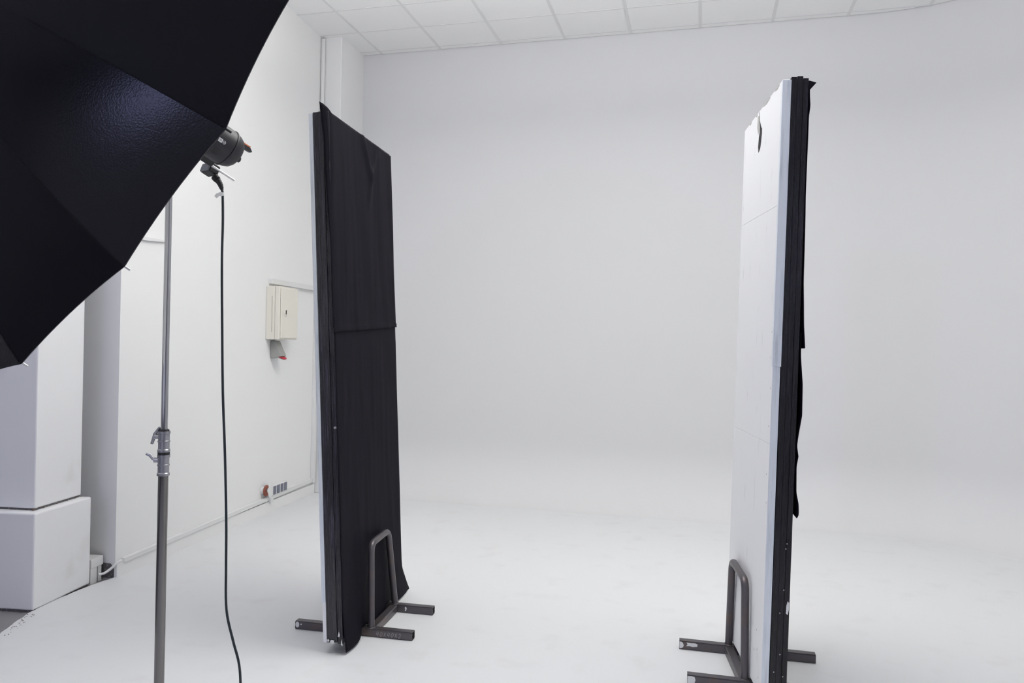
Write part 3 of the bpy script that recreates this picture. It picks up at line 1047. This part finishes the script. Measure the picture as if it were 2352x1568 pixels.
# clamp block under the body carries the umbrella shaft and the power inlet
bk = box('mount_block', (-0.137, 0.032, 0.014), (-0.082, 0.066, 0.050), HOUSING_DARK, strobe, bevel=0.004)
box('block_face', (-0.134, 0.036, 0.0095), (-0.082, 0.066, 0.0145), material('blue_grey_plate', (0.16, 0.17, 0.21), 0.4), bk, bevel=0.002)
box('shaft_holder', (0.05, -0.022, -0.2), (0.082, 0.022, 0.004), HOUSING_DARK, strobe, bevel=0.003, mat=Matrix.Rotation(math.atan2(0.0518, -0.0697), 4, 'Z'))
box('tilt_bracket', (-0.102, 0.060, -0.12), (-0.060, 0.125, -0.075), HOUSING_DARK, strobe, bevel=0.004)
tube('bracket_socket', [(-0.084, 0.10, -0.096), (-0.086, 0.145, -0.096 + 0.018)], 0.017, HOUSING_DARK, strobe, seg=16)

# power lead
lead = empty('power_cable', 'dark power cable hanging straight down from the strobe head', 'cable', loc=(-1.56, 2.14, 1.955))
lo_ = Vector((-1.56, 2.14, 1.955))


def rel(*ps):
    return [(Vector((p[0] * 1.03, p[1] * 1.03, 1.416 + (p[2] - 1.416) * 1.03)) if p[2] > 0.1 else Vector(p)) - lo_ for p in ps]


tube('plug', smooth_path(rel((-1.5668, 2.1400, 1.9482), (-1.562, 2.1410, 1.9425), (-1.557, 2.1420, 1.938)), 4), [0.0125] * 4 + [0.0125] * 3 + [0.012] * 2, HOUSING_DARK, lead, seg=10)
tube('strain_relief', smooth_path(rel((-1.557, 2.142, 1.938), (-1.5475, 2.1445, 1.922), (-1.5415, 2.146, 1.905)), 5),
     [0.011, 0.0095, 0.0105, 0.009, 0.0098, 0.0082, 0.009, 0.0072, 0.0078, 0.006, 0.0055], HOUSING_DARK, lead, seg=10)
cpts = [(-1.5415, 2.146, 1.906), (-1.538, 2.145, 1.885), (-1.532, 2.1405, 1.80), (-1.5285, 2.1350, 1.667), (-1.5225, 2.1350, 1.45), (-1.518, 2.1390, 1.238), (-1.508, 2.143, 1.03), (-1.4995, 2.1450, 0.810),
        (-1.498, 2.1465, 0.66), (-1.4935, 2.1470, 0.523), (-1.471, 2.1530, 0.423), (-1.4515, 2.1580, 0.352), (-1.4445, 2.16, 0.284), (-1.436, 2.155, 0.16), (-1.42, 2.12, 0.045),
        (-1.43, 2.03, 0.008), (-1.55, 1.82, 0.007), (-1.9, 1.5, 0.007), (-2.3, 1.0, 0.007), (-2.5, 0.2, 0.007)]
tube('cord', smooth_path(rel(*cpts), 6), 0.0043, CABLE, lead, seg=8)
bm = bmesh.new()
TR, TU, TN = (0.9692, 0.2453, 0.0192), (-0.018, -0.0072, 0.9998), (0.2454, -0.9694, -0.0026)
tag_at = Vector((-1.5355 * 1.03, 2.140 * 1.03, 1.416 + 0.472 * 1.03)) - lo_
add_prism(bm, [(0.005, 0.006), (0.005, -0.004), (-0.004, -0.007), (-0.011, -0.004), (-0.010, 0.005), (-0.005, 0.008)], TR, TU, TN, tag_at + Vector(TN) * 0.002, 0.004)
add_prism(bm, [(-0.012, 0.006), (-0.011, -0.006), (-0.019, -0.013), (-0.026, -0.006), (-0.021, 0.002)], TR, TU, TN, tag_at, 0.003)
o = obj('tape_tag', bm, TAPE_WHITE, lead)
o['label'] = 'white tape tag'

# ------------------------------------------------------------------ light stand
SX, SY = -1.672, 2.055
ls = empty('light_stand', 'tall chrome light stand carrying the strobe and umbrella', 'stand', loc=(SX, SY, 0))
tube('lower_tube', [(0, 0, 0.10), (0, 0, 0.972)], 0.0155, CHROME_LOW, ls, seg=24)
tube('upper_tube', [(0, 0, 1.10), (0, 0, 1.915)], 0.0103, CHROME, ls, seg=24)
tube('spigot', [(0, 0, 1.915), (0, 0, 1.926)], 0.008, STEEL, ls, seg=16)


def collar(z0, h):
    return lathe('collar', [(0.0160, z0), (0.0195, z0 + 0.001), (0.0195, z0 + 0.008), (0.0172, z0 + 0.011), (0.0172, z0 + h * 0.47), (0.0190, z0 + h * 0.49),
                            (0.0190, z0 + h * 0.54), (0.0172, z0 + h * 0.56), (0.0172, z0 + h * 0.86), (0.0195, z0 + h * 0.88), (0.0195, z0 + h)], CAST, ls, seg=28)


c1 = collar(0.968, 0.068)
c2 = collar(1.044, 0.068)
lathe('collar_ring', [(0.0185, 1.036), (0.0185, 1.044)], HOUSING_DARK, ls, seg=24)
lathe('collar_ring', [(0.0165, 1.112), (0.0150, 1.117), (0.011, 1.119)], HOUSING_DARK, ls, seg=24)
# clamping levers point left, as seen from the camera
eL = Vector((-0.9692, -0.2453, 0)).normalized()
Zv = Vector((0, 0, 1))


def lever(z, outline, parent):
    bm = bmesh.new()
    add_tube(bm, [eL * 0.014 + Zv * z, eL * 0.030 + Zv * z], 0.0085, 12)
    add_tube(bm, [eL * a + Zv * (z + b) for a, b in outline], [0.0042, 0.0052, 0.0056, 0.0045][:len(outline)], 10)
    return obj('clamp_lever', bm, CAST, parent, smooth=True, auto=50)


lever(1.094, [(0.014, 0.030), (0.030, 0.008), (0.033, -0.006), (0.039, -0.024)], c2)
lever(1.018, [(0.022, 0.000), (0.034, 0.004), (0.044, 0.016), (0.056, 0.020)], c1)
for a in (-90, 32, 148):
    d = Vector((math.cos(math.radians(a)), math.sin(math.radians(a)), 0))
    lg_ = tube('leg', [d * 0.012 + Zv * 0.15, d * 0.05 + Zv * 0.13, d * 0.30 + Zv * 0.035, d * 0.44 + Zv * 0.012], 0.011, CHROME_LOW, ls, seg=12)
    tube('foot', [d * 0.425 + Zv * 0.0125, d * 0.46 + Zv * 0.0125], 0.0125, HOUSING_DARK, lg_, seg=12)
lathe('leg_hub', [(0.016, 0.09), (0.026, 0.095), (0.026, 0.165), (0.016, 0.17)], CAST, ls, seg=24)
